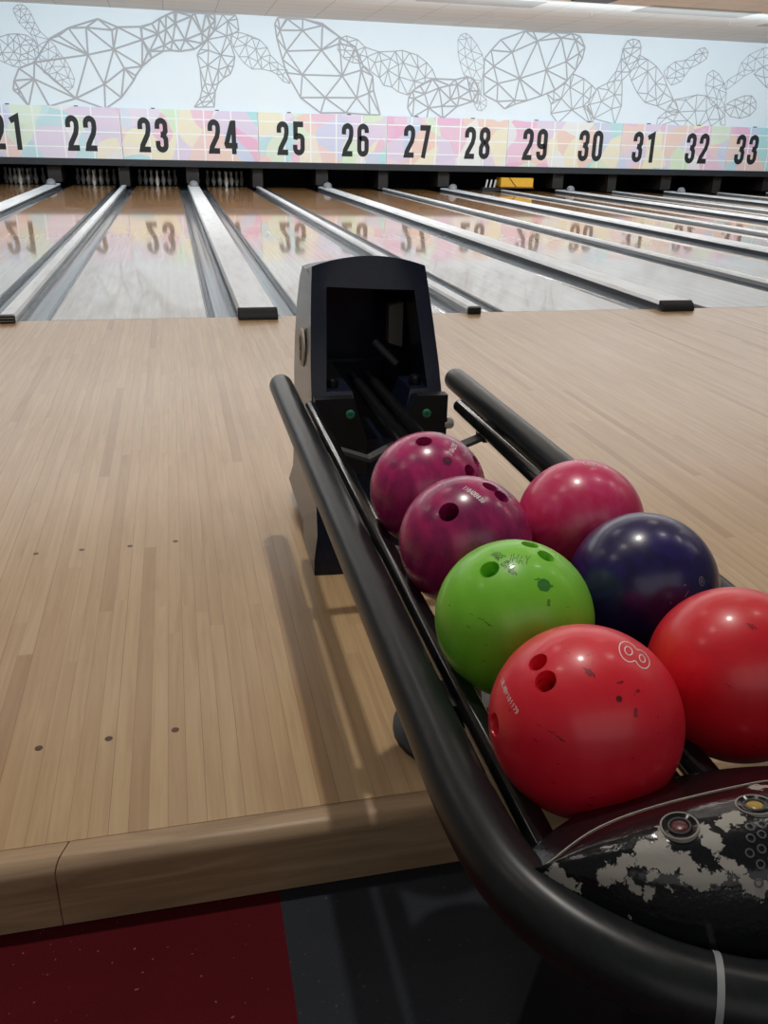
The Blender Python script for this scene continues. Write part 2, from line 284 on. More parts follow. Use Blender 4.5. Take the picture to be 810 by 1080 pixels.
# mural: triangulated outline figures painted on the back wall
MURAL = [[0.03,[[-2.69,2.91],[-2.57,3.21],[-2.35,3.29],[-2.14,3.31],[-1.94,3.29],[-1.8,3.2],[-1.72,3.05],[-1.72,2.91],[-1.79,2.79],[-1.98,2.66],[-2.15,2.61],[-2.32,2.63],[-2.5,2.7],[-2.65,2.77]],[[-2.38,3.06],[-2.11,3.07],[-2.53,2.9],[-2.4,2.78],[-2.26,2.93],[-2.12,2.88],[-1.97,2.92],[-1.86,3.1],[-2.18,2.75],[-1.96,2.8],[-1.99,3.19],[-2.24,3.18],[-1.81,3.0]]],[0.024,[[-2.15,3.73],[-2.16,3.82],[-2.06,3.9],[-1.94,3.91],[-1.85,3.84],[-1.78,3.73],[-1.72,3.56],[-1.62,3.37],[-1.45,3.22],[-1.33,3.1],[-1.25,2.95],[-1.15,2.83],[-1.05,2.64],[-0.97,2.4],[-1.03,2.23],[-1.15,2.15],[-1.27,2.22],[-1.43,2.34],[-1.58,2.48],[-1.66,2.53],[-1.71,2.81],[-1.72,2.91],[-1.71,3.09],[-1.85,3.32],[-1.96,3.43],[-2.07,3.54]],[[-2.01,3.81],[-1.93,3.7],[-2.02,3.64],[-1.88,3.55],[-1.79,3.44],[-1.75,3.28],[-1.61,3.05],[-1.49,3.02],[-1.52,2.78],[-1.31,2.91],[-1.36,2.54],[-1.17,2.67],[-1.25,2.39],[-1.11,2.43],[-1.45,2.66]]],[0.06,[[-1.44,3.24],[-0.99,3.48],[-0.31,3.7],[0.12,3.55],[0.65,3.58],[0.92,3.66],[1.1,3.77],[1.26,3.85],[1.45,3.93],[1.93,3.93],[2.2,3.93],[2.4,3.93],[2.41,3.79],[2.38,3.58],[2.21,3.4],[2.09,3.29],[1.88,3.16],[1.54,3.1],[1.32,3.11],[1.14,3.09],[0.86,2.93],[0.62,2.74],[0.45,2.53],[0.4,2.44],[0.07,2.04],[-0.33,1.78],[-0.99,1.99],[-1.62,1.8],[-2.09,1.79],[-2.27,2.03],[-2.39,2.13],[-2.34,2.33],[-2.2,2.59],[-1.84,2.73]],[[-1.23,3.31],[-0.59,3.51],[-0.01,3.48],[0.67,3.57],[0.67,3.31],[0.82,3.07],[-0.61,2.94],[-0.01,3.08],[0.78,3.05],[0.2,2.68],[-0.3,2.32],[-1.89,2.38],[-2.26,2.15],[1.05,3.45],[1.24,3.55],[1.47,3.7],[1.86,3.86],[2.08,3.51],[1.67,3.35],[1.38,3.32],[1.17,3.21],[2.29,3.68],[2.24,3.92],[1.51,3.93]]],[0.042,[[2.4,3.93],[2.6,3.93],[2.9,3.93],[2.94,3.85],[2.97,3.61],[2.81,3.52],[2.75,3.34],[2.85,3.03],[2.8,2.82],[2.72,2.65],[2.56,2.56],[2.41,2.43],[2.33,2.24],[2.29,1.9],[2.03,1.89],[1.8,1.88],[1.95,2.08],[2.01,2.27],[1.99,2.75],[1.94,3.04],[2.02,3.16],[2.21,3.38],[2.4,3.59]],[[2.71,3.8],[2.67,3.48],[2.22,3.15],[2.51,3.06],[2.18,2.82],[2.43,2.73],[2.66,2.82],[2.09,2.42],[2.27,2.38],[2.17,2.17],[2.25,2.04],[1.99,1.99]]],[0.03,[[2.74,3.52],[2.97,3.57],[3.2,3.52],[3.47,3.43],[3.65,3.27],[3.72,3.11],[3.9,2.95],[4.13,2.79],[4.2,2.49],[4.03,2.53],[3.87,2.69],[3.73,2.75],[3.5,2.79],[3.26,2.78],[3.08,2.9],[2.95,3.04],[2.82,3.24]],[[2.92,3.43],[3.12,3.31],[3.37,3.22],[3.29,3.46],[3.48,3.04],[3.69,2.94],[3.18,3.05],[3.41,2.95],[3.9,2.8],[4.01,2.68]]],[0.055,[[3.85,3.79],[3.93,3.93],[4.14,3.93],[4.54,3.93],[5.03,3.85],[5.46,3.58],[5.87,3.37],[6.07,2.95],[6.32,2.74],[6.35,2.41],[6.54,1.84],[6.26,1.83],[5.63,1.86],[4.97,1.84],[4.46,2.18],[4.11,2.73],[4.02,3.02],[3.89,3.49]],[[4.16,3.91],[3.97,3.66],[4.53,3.68],[5.03,3.81],[4.12,3.21],[4.51,2.7],[5.0,3.27],[5.46,3.43],[5.53,2.71],[5.09,2.2],[5.91,2.22],[6.02,2.86],[6.23,2.34]]],[0.034,[[5.46,3.54],[5.63,3.61],[5.92,3.54],[6.11,3.38],[6.48,3.29],[6.9,3.32],[7.08,3.35],[7.28,3.3],[7.48,3.26],[7.74,3.1],[7.9,2.95],[8.01,2.73],[7.71,2.61],[7.46,2.47],[7.26,2.33],[7.01,2.39],[6.83,2.5],[6.62,2.53],[6.5,2.7],[6.25,2.85],[6.02,3.01],[5.8,3.02],[5.56,3.12],[5.41,3.3]],[[5.67,3.48],[5.6,3.29],[5.85,3.28],[5.99,3.2],[5.8,3.15],[6.17,3.17],[6.37,3.04],[6.54,3.09],[6.79,3.15],[6.72,2.88],[7.02,2.74],[7.11,3.07],[7.43,2.65],[7.52,2.96],[7.71,2.75],[6.99,3.02]]],[0.055,[[7.27,2.02],[7.29,2.27],[7.39,2.43],[7.58,2.56],[7.91,2.73],[8.53,2.73],[8.86,2.81],[9.05,2.75],[9.2,2.48],[9.16,2.21],[9.03,2.23],[8.62,2.1],[8.24,1.8],[7.8,1.79],[7.41,1.8]],[[7.72,2.37],[7.44,2.25],[7.84,2.04],[8.1,2.52],[8.2,2.09],[8.38,2.59],[8.43,2.26],[8.59,2.62],[8.66,2.31],[8.94,2.48]]],[0.024,[[8.57,3.37],[8.55,3.65],[8.62,3.76],[8.75,3.81],[8.9,3.73],[9.07,3.56],[9.24,3.33],[9.31,3.07],[9.26,2.73],[9.26,2.4],[9.42,2.29],[9.43,2.13],[9.31,2.01],[9.18,2.03],[9.09,2.16],[9.07,2.39],[8.92,2.66],[8.75,2.87],[8.63,3.15]],[[8.78,3.68],[8.74,3.48],[8.93,3.41],[8.78,3.27],[9.02,3.19],[8.87,3.01],[9.09,2.95],[9.0,2.75],[9.16,2.66],[9.15,2.46],[9.24,2.21]]],[0.055,[[9.3,3.25],[9.47,3.45],[9.71,3.7],[10.37,3.93],[10.58,3.93],[11.16,3.93],[11.67,3.93],[11.92,3.88],[12.09,3.62],[12.04,3.35],[11.88,3.08],[11.67,2.82],[11.34,2.58],[10.97,2.43],[10.57,2.3],[10.23,2.2],[9.95,2.08],[9.72,2.25],[9.34,2.4],[9.3,2.85]],[[9.57,3.08],[10.05,3.43],[10.73,3.72],[10.31,2.82],[11.04,3.05],[11.59,3.27],[11.39,3.82],[9.71,2.68],[10.22,2.29],[11.94,3.48],[11.8,3.79]]],[0.042,[[11.13,2.48],[11.31,2.55],[11.62,2.75],[11.76,2.94],[11.84,2.98],[12.15,2.88],[12.4,2.73],[12.55,2.62],[12.38,2.38],[12.35,2.21],[12.52,1.98],[12.46,1.79],[11.51,1.77],[11.29,2.0],[11.27,2.23]],[[11.77,2.66],[11.55,2.38],[11.89,2.11],[12.18,2.49],[11.34,2.33],[12.21,2.21]]],[0.038,[[12.4,2.26],[12.57,2.67],[12.84,2.79],[13.07,3.1],[13.17,3.4],[13.19,3.63],[13.3,3.83],[13.46,3.88],[13.64,3.85],[13.72,3.69],[13.71,3.4],[13.5,3.09],[13.27,2.88],[13.32,2.53],[13.34,2.24],[13.2,1.79],[12.55,1.77],[12.32,2.21]],[[12.73,2.34],[12.91,2.63],[13.1,2.52],[13.06,2.17],[12.56,1.91],[13.05,2.87],[13.22,3.08],[13.36,3.25],[13.44,3.5],[13.28,3.4],[13.49,3.68]]],[0.036,[[13.69,3.51],[13.96,3.41],[14.24,3.26],[14.5,3.03],[14.63,2.81],[14.89,2.46],[15.08,2.22],[15.02,2.05],[14.77,2.14],[14.43,2.28],[14.04,2.36],[13.77,2.59],[13.55,2.88],[13.44,3.11],[13.64,3.42]],[[14.0,3.13],[13.73,3.24],[14.28,2.84],[14.09,2.58],[14.37,2.44],[14.57,2.61]]],[0.03,[[14.49,3.13],[14.61,3.27],[14.79,3.39],[15.07,3.43],[15.33,3.58],[15.45,3.72],[15.62,3.77],[15.75,3.66],[15.73,3.5],[15.54,3.38],[15.28,3.25],[15.14,3.06],[15.04,2.91],[14.77,2.81],[14.6,2.97]],[[14.86,3.16],[15.05,3.24],[15.38,3.46],[15.59,3.63],[14.86,3.0]]],[0.034,[[14.48,1.75],[14.5,1.97],[14.71,2.14],[14.77,2.29],[14.95,2.46],[15.26,2.52],[15.6,2.6],[15.9,2.58],[16.24,2.38],[16.59,2.1],[16.46,2.0],[16.2,1.82],[15.76,1.75],[15.31,1.74]],[[14.76,2.0],[15.12,2.15],[15.62,2.19],[15.27,2.45],[15.97,2.2],[16.07,1.98],[14.98,1.91],[15.42,1.94]]],[0.028,[[15.82,2.85],[15.83,3.13],[15.98,3.23],[16.18,3.14],[16.4,2.91],[16.51,2.68],[16.52,2.34],[16.64,1.85],[16.49,1.85],[16.32,2.26],[16.09,2.37],[15.93,2.56]],[[16.05,3.04],[16.07,2.81],[16.26,2.74],[16.24,2.52],[16.39,2.5]]],[0.036,[[16.57,2.39],[16.81,2.52],[17.09,2.62],[17.33,2.63],[17.49,2.49],[17.53,2.29],[17.38,2.12],[17.06,2.04],[16.75,2.08],[16.57,2.22]],[[16.85,2.35],[17.13,2.45],[17.11,2.23],[17.32,2.41]]],[0.026,[[16.36,2.82],[16.5,3.01],[16.77,3.16],[16.83,3.45],[17.03,3.65],[17.44,3.83],[17.88,3.87],[17.96,3.49],[17.53,3.38],[17.26,3.25],[16.99,3.12],[16.73,2.92],[16.49,2.75]],[[17.02,3.41],[17.25,3.56],[16.96,3.27],[17.51,3.62]]],[0.036,[[17.28,3.18],[17.53,3.38],[18.1,3.55],[18.61,2.7],[17.74,2.86]],[[17.63,3.1],[17.92,3.16]]]]
for wd, outl, inner in MURAL:
    pts = [Vector(q) for q in outl+inner]; n = len(outl)
    vs, es, fs, *_ = delaunay_2d_cdt(pts, [], [list(range(n))], 1, 1e-4)
    bm = bmesh.new(); done = set()
    for f in fs:
        for a,b in zip(f, f[1:]+f[:1]):
            e = (min(a,b),max(a,b))
            if e in done: continue
            done.add(e); ribbon(bm, [vs[a],vs[b]], wd*0.68, lambda u,v: (u,17.7485-0.00013*len(done),v))
    for f in bm.faces:
        if f.normal.y > 0: f.normal_flip()
    new_obj('mural_figure', bm, M['mural'], wb)

# ------------------------------------------------------------------ lanes and dividers
def lane_x(n):
    kk, odd = divmod(n-23, 2)
    x0 = kk*P + G0 + (W+GAP if odd else 0)
    return x0, x0+W
for n in range(21,35):
    x0,x1 = lane_x(n)
    ln = boxo('bowling_lane', M['lane'], x0, x1, 0.004, 18.25, -0.12, 0.0)
    ln.location = (0,0,0)
    tag(ln, 'glossy wooden bowling lane running from the approach to below number %d' % n, 'bowling lane', 'bowling lanes')
    dk = boxo('pin_deck', M['pit'], x0, x1, 18.25, 19.75, -0.12, -0.002, ln)
def gutter_prof(a, b, d=0.085):
    c=(a+b)/2; h=(b-a)/2
    inn = [(c+h*0.93*math.cos(t), -0.006 - d*math.sin(t)) for t in [PI*i/14 for i in range(15)]]  # right to left
    return [(b,0.0-0.002),(inn[0][0],-0.002)] + inn + [(inn[-1][0],-0.002),(a,-0.002),(a,-0.13),(b,-0.13)]
def divider(kind, a, b, c0, c1, la, lb):
    wide = kind == 'wide'
    root = thing('lane_divider', ('wide white-capped divider with two grey gutters between the lanes below numbers %d and %d' if wide else 'narrow white-topped rail with two grey gutters between the lanes below numbers %d and %d') % (la,lb), 'lane divider', ((a+b)/2,0,0), 'lane dividers')
    ox = (a+b)/2
    for g0,g1 in ((a,c0),(c1,b)):
        bm = bmesh.new(); extrude_y(bm, gutter_prof(g0+0.004-ox, g1-0.002-ox), 0.01, 17.5); bmesh.ops.recalc_face_normals(bm, faces=bm.faces[:])
        new_obj('gutter', bm, M['gutter'], root, True, 30)
        bm = bmesh.new(); box(bm, g0-ox+0.004, g1-ox-0.002, 17.5, 19.6, -0.13, -0.06); new_obj('flat_gutter', bm, M['gutter_lip'], root)
    l0, l1 = c0-ox, c1-ox
    if wide:
        bm = bmesh.new(); extrude_y(bm, [(l0,-0.1),(l1,-0.1),(l1,0.05),(l1-0.02,0.068),(l0+0.02,0.068),(l0,0.05)], -0.06, 17.6); bmesh.ops.recalc_face_normals(bm, faces=bm.faces[:])
        # side boards are darker, the top cap white
        sd = new_obj('side_board', bm, M['gutter_lip'], root)
        bm = bmesh.new(); extrude_y(bm, [(l0-0.002,0.045),(l0+0.018,0.07),(l1-0.018,0.07),(l1+0.002,0.045),(l1+0.004,0.05),(l1-0.014,0.076),(l0+0.014,0.076),(l0-0.004,0.05)], -0.06, 17.6); bmesh.ops.recalc_face_normals(bm, faces=bm.faces[:])
        new_obj('cap', bm, M['cap'], root)
        bm = bmesh.new()
        prof = [(-0.135,0.001),(-0.06,0.001),(-0.06,0.079),(-0.075,0.081),(-0.105,0.062),(-0.13,0.03)]
        A = [bm.verts.new((l0-0.004,y,z)) for y,z in prof]; B = [bm.verts.new((l1+0.004,y,z)) for y,z in prof]
        for i in range(len(prof)): j=(i+1)%len(prof); bm.faces.new((A[i],A[j],B[j],B[i]))
        bm.faces.new(A[::-1]); bm.faces.new(B); bmesh.ops.recalc_face_normals(bm, faces=bm.faces[:])
        e = new_obj('end_cap', bm, M['rubber'], root); bev(e, 0.008)
        bm = bmesh.new()
        for i in range(9): pass
        lathe(bm, [(0.115,0.0),(0.115,0.02),(0.105,0.07),(0.08,0.11),(0.045,0.13),(0.01,0.136)], (l0+l1)/2, 16.9, 0.075, 20)
        new_obj('hump_cover', bm, M['hump'], root, True)
    else:
        bm = bmesh.new(); extrude_y(bm, [(l0,-0.1),(l1,-0.1),(l1,0.035),(l1-0.012,0.05),(l0+0.012,0.05),(l0,0.035)], -0.05, 17.6); bmesh.ops.recalc_face_normals(bm, faces=bm.faces[:])
        new_obj('rail_body', bm, M['alu'], root)
        bm = bmesh.new(); extrude_y(bm, [(l0-0.003,0.032),(l0+0.008,0.051),(l1-0.008,0.051),(l1+0.003,0.032),(l1+0.005,0.036),(l1-0.008,0.058),(l0+0.008,0.058),(l0-0.005,0.036)], -0.05, 17.6); bmesh.ops.recalc_face_normals(bm, faces=bm.faces[:])
        new_obj('cap', bm, M['cap'], root)
        e = boxo('end_cap', M['rubber'], l0-0.002, l1+0.002, -0.085, -0.05, 0.001, 0.052, root, 0.008)
        if la == 22:
            for z in (0.014,0.034): boxo('slot_edge', M['alu'], l0+0.004, l1-0.004, -0.0885, -0.08, z, z+0.004, e)
    return root
for kk in range(-1,7):
    c = kk*P
    divider('narrow', lane_x(23+2*kk)[0]-0.512, lane_x(23+2*kk)[0], c-0.093, c+0.007, 22+2*kk, 23+2*kk)
    if kk < 6:
        L,R_ = lane_x(23+2*kk)[1], lane_x(24+2*kk)[0]
        divider('wide', L, R_, c+1.518, c+1.795, 23+2*kk, 24+2*kk)
# kickback walls between the pin decks
for kk in range(-1,7):
    if kk != 3: struct(boxo('wall_kickback', M['kick'], kk*P-0.16, kk*P+0.10, 17.8, 19.7, 0.02, 0.90))
    if kk < 6: struct(boxo('wall_kickback', M['kick'], kk*P+1.50, kk*P+1.82, 17.8, 19.7, 0.10, 0.90))
# pins
def pin_mesh():
    bm = bmesh.new()
    lathe(bm, [(0.026,0),(0.029,0.004),(0.040,0.05),(0.056,0.10),(0.0605,0.115),(0.058,0.15),(0.046,0.19),(0.032,0.23),(0.0235,0.26),(0.0235,0.275),(0.028,0.31),(0.032,0.345),(0.031,0.36),(0.024,0.374),(0.012,0.381),(0.003,0.3825)], seg=14)
    return bm
proto = None
for n in (21,22,23,24):
    x0,x1 = lane_x(n); cx = (x0+x1)/2
    for row in range(4):
        for j in range(row+1):
            if proto is None: proto = new_obj('bowling_pin', pin_mesh(), M['pin'], None, True); o = proto
            else: o = proto.copy(); C.objects.link(o)
            o.location = (cx+(j-row/2)*0.3048, 18.33+row*0.264, -0.001)
            if row == 0: tag(o, 'white head pin standing nearest in the dark pin rack below number %d' % n, 'bowling pin', 'bowling pins below number %d' % n)
            else: tag(o, 'white bowling pin standing behind the head pin in the rack below number %d' % n, 'bowling pin', 'bowling pins below number %d' % n)

# ------------------------------------------------------------------ number panels
def arc(cx, cy, rx, ry, a0, a1, n=8): return [(cx+rx*math.cos(math.radians(a0+(a1-a0)*i/n)), cy+ry*math.sin(math.radians(a0+(a1-a0)*i/n))) for i in range(n+1)]
# condensed block numerals in a 0.46 x 1 cell, drawn as thick strokes
DG = {
 '0': [([(0.09,0.28)]+arc(0.23,0.24,0.14,0.15,180,360)+[(0.37,0.72)]+arc(0.23,0.76,0.14,0.15,0,180),True)],
 '1': [([(0.06,0.80),(0.28,0.90),(0.28,0.0)],False)],
 '2': [([(0.09,0.66),(0.09,0.78)]+arc(0.23,0.78,0.14,0.135,180,0)+[(0.37,0.66),(0.33,0.50),(0.14,0.20),(0.11,0.085),(0.42,0.085)],False)],
 '3': [([(0.09,0.68),(0.09,0.78)]+arc(0.23,0.78,0.14,0.135,180,0)+[(0.37,0.62),(0.30,0.52),(0.20,0.52)],False),([(0.20,0.52),(0.30,0.50),(0.37,0.40),(0.37,0.24)]+arc(0.23,0.22,0.14,0.135,0,-180)+[(0.09,0.34)],False)],
 '4': [([(0.34,0.0),(0.34,0.98)],False),([(0.30,0.94),(0.07,0.30),(0.09,0.25),(0.47,0.25)],False)],
 '5': [([(0.40,0.92),(0.11,0.92),(0.11,0.55)]+arc(0.24,0.48,0.13,0.10,140,0)+[(0.37,0.24)]+arc(0.23,0.22,0.14,0.135,0,-180)+[(0.09,0.32)],False)],
 '6': [([(0.37,0.72),(0.37,0.78)]+arc(0.23,0.78,0.14,0.135,0,180)+[(0.09,0.24)]+arc(0.23,0.22,0.14,0.135,180,360)+[(0.37,0.42)]+arc(0.23,0.46,0.14,0.10,0,150),False)],
 '7': [([(0.05,0.92),(0.38,0.92),(0.34,0.72),(0.19,0.0)],False)],
 '8': [([(0.09,0.24)]+arc(0.23,0.22,0.14,0.135,180,360)+[(0.37,0.36),(0.28,0.52),(0.37,0.66)]+arc(0.23,0.78,0.14,0.135,0,180)+[(0.09,0.66),(0.18,0.52),(0.09,0.36)],True)],
 '9': [([(0.09,0.28),(0.09,0.22)]+arc(0.23,0.22,0.14,0.135,180,360)+[(0.37,0.76)]+arc(0.23,0.78,0.14,0.135,0,180)+[(0.09,0.58)]+arc(0.23,0.54,0.14,0.10,180,330),False)],
}
def panel_mat(seed):
    k = N('pastel_panel_print'); o = k.obj()
    o2 = k.n('ShaderNodeVectorMath', {0:o,1:(seed*3.71,0,seed*1.93)}, operation='ADD').outputs[0]
    wob = k.n('ShaderNodeTexNoise', {'Vector':o2,'Scale':0.9,'Detail':0.0}).outputs[1]
    vv = k.n('ShaderNodeVectorMath', {0:o2,1:k.n('ShaderNodeVectorMath',{0:wob,'Scale':0.9},operation='SCALE').outputs[0]}, operation='ADD').outputs[0]
    vo = k.n('ShaderNodeTexVoronoi', {'Vector':k.scaled(vv,(1,0.0,0.8)),'Scale':1.75,'Randomness':1.0}).outputs['Color']
    hue = k.n('ShaderNodeSeparateColor', {0:vo}).outputs[0]
    col = k.ramp(hue, [(0.0,(0.80,0.52,0.63)),(0.14,(0.66,0.80,0.58)),(0.27,(0.72,0.62,0.76)),(0.40,(0.83,0.60,0.52)),(0.52,(0.42,0.72,0.74)),(0.63,(0.84,0.78,0.58)),(0.74,(0.58,0.64,0.80)),(0.86,(0.80,0.80,0.78)),(0.94,(0.80,0.45,0.62))], 'CONSTANT')
    v2 = k.n('ShaderNodeTexVoronoi', {'Vector':k.scaled(vv,(0.8,0.0,1.1)),'Scale':1.1}).outputs['Color']
    h2 = k.n('ShaderNodeSeparateColor', {0:v2}).outputs[1]
    col = k.mix(k.math('MULTIPLY', h2, 0.35), col, k.ramp(h2, [(0.0,(0.55,0.80,0.78)),(0.35,(0.85,0.72,0.60)),(0.65,(0.80,0.62,0.76)),(1.0,(0.86,0.86,0.84))]))
    sx = k.n('ShaderNodeSeparateXYZ', {0:o})
    fx = k.math('FRACT', k.math('DIVIDE', k.math('ADD', sx.outputs[0], 0.02), 0.67)); fz = k.math('FRACT', k.math('DIVIDE', k.math('ADD', sx.outputs[2], 0.10), 0.345))
    g = k.math('MAXIMUM', k.math('LESS_THAN', fx, 0.05), k.math('LESS_THAN', fz, 0.085))
    col = k.mix(g, col, (0.86,0.88,0.88))
    return k.fin(col, 0.45)
NUMX = {21:.7536,22:2.4486,23:.786,24:2.479,25:.8564,26:2.5384,27:.8478,28:2.5288,29:.8322,30:2.4742,31:.7595,32:2.4085,33:.65,34:2.38}
for kk in range(-1,6):
    root = thing('lane_number_panel', 'pastel mosaic panel above the pins bearing the black numbers %d and %d' % (23+2*kk,24+2*kk), 'sign', (kk*P,17.6,0.655), 'lane number panels')
    b = boxo('board', panel_mat(kk+2), 0.006, P-0.006, 0.0, 0.13, 0.0, 1.155, root)
    for x in (0.75,2.3):
        boxo('clip', M['rubber'], x, x+0.09, 0.01, 0.06, 1.155, 1.178, root)
    for n in (23+2*kk, 24+2*kk):
        for j,ch in enumerate(str(n)):
            bm = bmesh.new(); H = 0.80; x0 = NUMX[n]-0.395+j*0.41; 
            for si,(pl,cl) in enumerate(DG[ch]):
                ribbon(bm, pl, 0.165, lambda u,v: (x0+u*H*0.86, -0.004-0.002*si, 0.165+v*H), cl)
            bmesh.ops.recalc_face_normals(bm, faces=bm.faces[:])
            for f in bm.faces:
                if f.normal.y > 0: f.normal_flip()
            new_obj('numeral', bm, M['digit'], root)
# yellow unit in the pit of lane 28/29
yb = thing('machine_cover', 'yellow box-shaped machine unit sitting in the dark pit opening below number 29', 'machine', (10.45,17.9,0.06))
boxo('housing', M['yellow'], -0.45, 0.50, -0.15, 0.25, 0.06, 0.30, yb, 0.012)
boxo('base_plate', M['orange_strap'], -0.47, 0.52, -0.17, 0.27, 0.03, 0.06, yb)
bm = bmesh.new(); sweep(bm, [(-0.22,-0.158,0.30),(0.0,-0.158,0.06)], 0.012, 8); new_obj('strap', bm, M['orange_strap'], yb)
for x in (-0.62,-0.74,-0.86):
    bm = bmesh.new(); sweep(bm, [(x,-0.05,0.0),(x+0.05,-0.05,0.24)], 0.025, 8); new_obj('lever', bm, M['pin'], yb)
boxo('lever_bracket', M['rubber'], -0.95, -0.44, -0.08, 0.1, -0.06, 0.04, yb)

# ------------------------------------------------------------------ ball return
M['tube'] = None
k = N('satin_black_tube'); o_ = k.obj(); nz = k.noise(k.scaled(o_,(60,12,60)),1.0,4,0.7)
M['tube'] = k.fin(k.ramp(nz,[(0.3,(0.011,0.013,0.015)),(0.7,(0.019,0.021,0.023))]), k.ramp(nz,[(0.3,(0.30,)*3),(0.7,(0.33,)*3)]), spec=0.3)
M['rail'] = plain('gloss_black_rail', (0.009,0.009,0.010), 0.12, 0.3, 30)
k = N('hood_black'); o_ = k.obj(); nz = k.noise(o_, 70, 4, 0.7); chip = k.math('GREATER_THAN', k.noise(o_, 38, 5, 0.75), 0.735)
M['hood'] = k.fin(k.mix(chip, k.ramp(nz,[(0.3,(0.006,0.009,0.021)),(0.7,(0.010,0.014,0.031))]), (0.30,0.31,0.30)), 0.24, spec=0.35)
M['bar'] = plain('dark_grey_steel', (0.085,0.090,0.094), 0.4, 0.2, 20)
M['tape'] = plain('pale_grey_tape', (0.30,0.32,0.33), 0.45, 0.06, 30)
M['green'] = plain('green_bolt', (0.02,0.20,0.11), 0.4, 0.1)
M['badge'] = plain('cream_badge', (0.52,0.47,0.40), 0.5, 0.08)
M['knob'] = plain('pale_knob', (0.42,0.42,0.43), 0.35, 0.1)
CX = 1.655
ret = thing('ball_return', 'black bowling ball return rack with arched hood and scratched control dome standing on the approach', 'ball return', (CX,-4.9,0))
def rp(name, bm, m, smooth=True, sharp=40, parent=None):
    bmesh.ops.translate(bm, verts=bm.verts[:], vec=(-CX,4.9,0))
    return new_obj(name, bm, m, parent or ret, smooth, sharp)
# hood
LV = [(0.001,-4.14,-3.45,0.206),(0.05,-4.14,-3.46,0.206),(0.12,-4.12,-3.50,0.193),(0.30,-4.09,-3.56,0.193),(0.50,-4.045,-3.60,0.195),(0.60,-4.005,-3.60,0.191),(0.72,-3.955,-3.605,0.182),(0.80,-3.92,-3.63,0.175),(0.84,-3.905,-3.67,0.171),(0.866,-3.893,-3.72,0.168)]
bm = bmesh.new(); NX = 14; rings = []
for li,(z,yf,yb_,hw) in enumerate(LV):
    ring = []
    last = li == len(LV)-1
    def zz(s): return z + (0.030*(1-s*s) if last else (0.015*(1-s*s) if li==len(LV)-2 else 0))
    for i in range(NX+1):
        s = -1+2*i/NX; ring.append(bm.verts.new((CX+hw*s, yf-0.010*(1-s*s), zz(s))))
    for i in range(NX+1):
        s = 1-2*i/NX; ring.append(bm.verts.new((CX+hw*s*0.96, yb_+0.03*(1-s*s), zz(s)-(0.03 if last else 0))))
    rings.append(ring)
n = len(rings[0])
for A,B in zip(rings,rings[1:]):
    for i in range(n): bm.faces.new((A[i],A[(i+1)%n],B[(i+1)%n],B[i]))
top = rings[-1]
for i in range(NX): bm.faces.new((top[i],top[i+1],top[n-2-i],top[n-1-i]))
bm.faces.new(rings[0][::-1]); bmesh.ops.recalc_face_normals(bm, faces=bm.faces[:])
hood = rp('hood', bm, M['hood'])
def cutter(poly_front, y0, y1):
    bm = bmesh.new(); extrude_y(bm, poly_front, y0, y1); bmesh.ops.recalc_face_normals(bm, faces=bm.faces[:])
    return rp('cut', bm, None, False)
boolean(hood, cutter([(1.505,0.535),(1.805,0.535),(1.785,0.800),(1.525,0.812)], -4.3, -3.66))
boolean(hood, cutter([(1.575,0.56),(1.76,0.56),(1.715,0.42),(1.70,0.40),(1.615,0.40),(1.60,0.42)], -4.3, -3.68))
bm = bmesh.new(); box(bm, 1.3, 2.0, -3.89, -3.2, -0.1, 0.055); boolean(hood, rp('cut', bm, None, False))
hood.data.materials.clear(); hood.data.materials.append(M['hood']); bev(hood, 0.009, 3, 38)
# front plates, bolts, hinge knobs, badge
bm = bmesh.new(); extrude_y(bm, [(1.462,0.30),(1.612,0.30),(1.612,0.405),(1.572,0.530),(1.462,0.530)], -4.10, -4.06); extrude_y(bm, [(1.702,0.30),(1.85,0.30),(1.85,0.530),(1.762,0.530),(1.702,0.405)], -4.10, -4.06)
bmesh.ops.recalc_face_normals(bm, faces=bm.faces[:]); fp = rp('front_plate', bm, plain('matte_black_plate',(0.010,0.012,0.016),0.45,0.2,spec=0.3), False)
for x,z in ((1.562,0.485),(1.787,0.478)):
    bm = bmesh.new(); lathe(bm,[(0.013,0),(0.013,0.003),(0.011,0.005),(0.006,0.0055),(0.0055,0.003)],seg=18); bmesh.ops.rotate(bm,verts=bm.verts[:],cent=(0,0,0),matrix=Matrix.Rotation(PI/2,3,'X')); bmesh.ops.translate(bm,verts=bm.verts[:],vec=(x,-4.10,z)); rp('bolt', bm, M['green'])
for sx in (-1,1):
    bm = bmesh.new(); lathe(bm,[(0.017,0),(0.017,0.022),(0.013,0.028),(0.004,0.029)],seg=18); bmesh.ops.rotate(bm,verts=bm.verts[:],cent=(0,0,0),matrix=Matrix.Rotation(sx*PI/2,3,'Y')); bmesh.ops.translate(bm,verts=bm.verts[:],vec=(CX+sx*0.190,-4.085,0.50 if sx<0 else 0.44)); rp('hinge_knob', bm, M['knob'])
    bm = bmesh.new(); lathe(bm,[(0.016,0),(0.019,0.012),(0.015,0.026),(0.006,0.032)],CX+sx*0.125,-3.985,0.534,16); rp('guide_stud', bm, M['rail'])
bm = bmesh.new(); extrude_y(bm,[(1.740,0.62),(1.785,0.605),(1.785,0.745),(1.740,0.735)],-3.80,-3.76); bmesh.ops.recalc_face_normals(bm,faces=bm.faces[:]); rp('lift_pad', bm, plain('worn_pad',(0.13,0.125,0.11),0.7,0.2))
bm = bmesh.new(); sweep(bm,[(1.70,-3.78,0.62),(1.76,-3.84,0.56)],0.012,10); rp('lift_arm', bm, M['bar'])
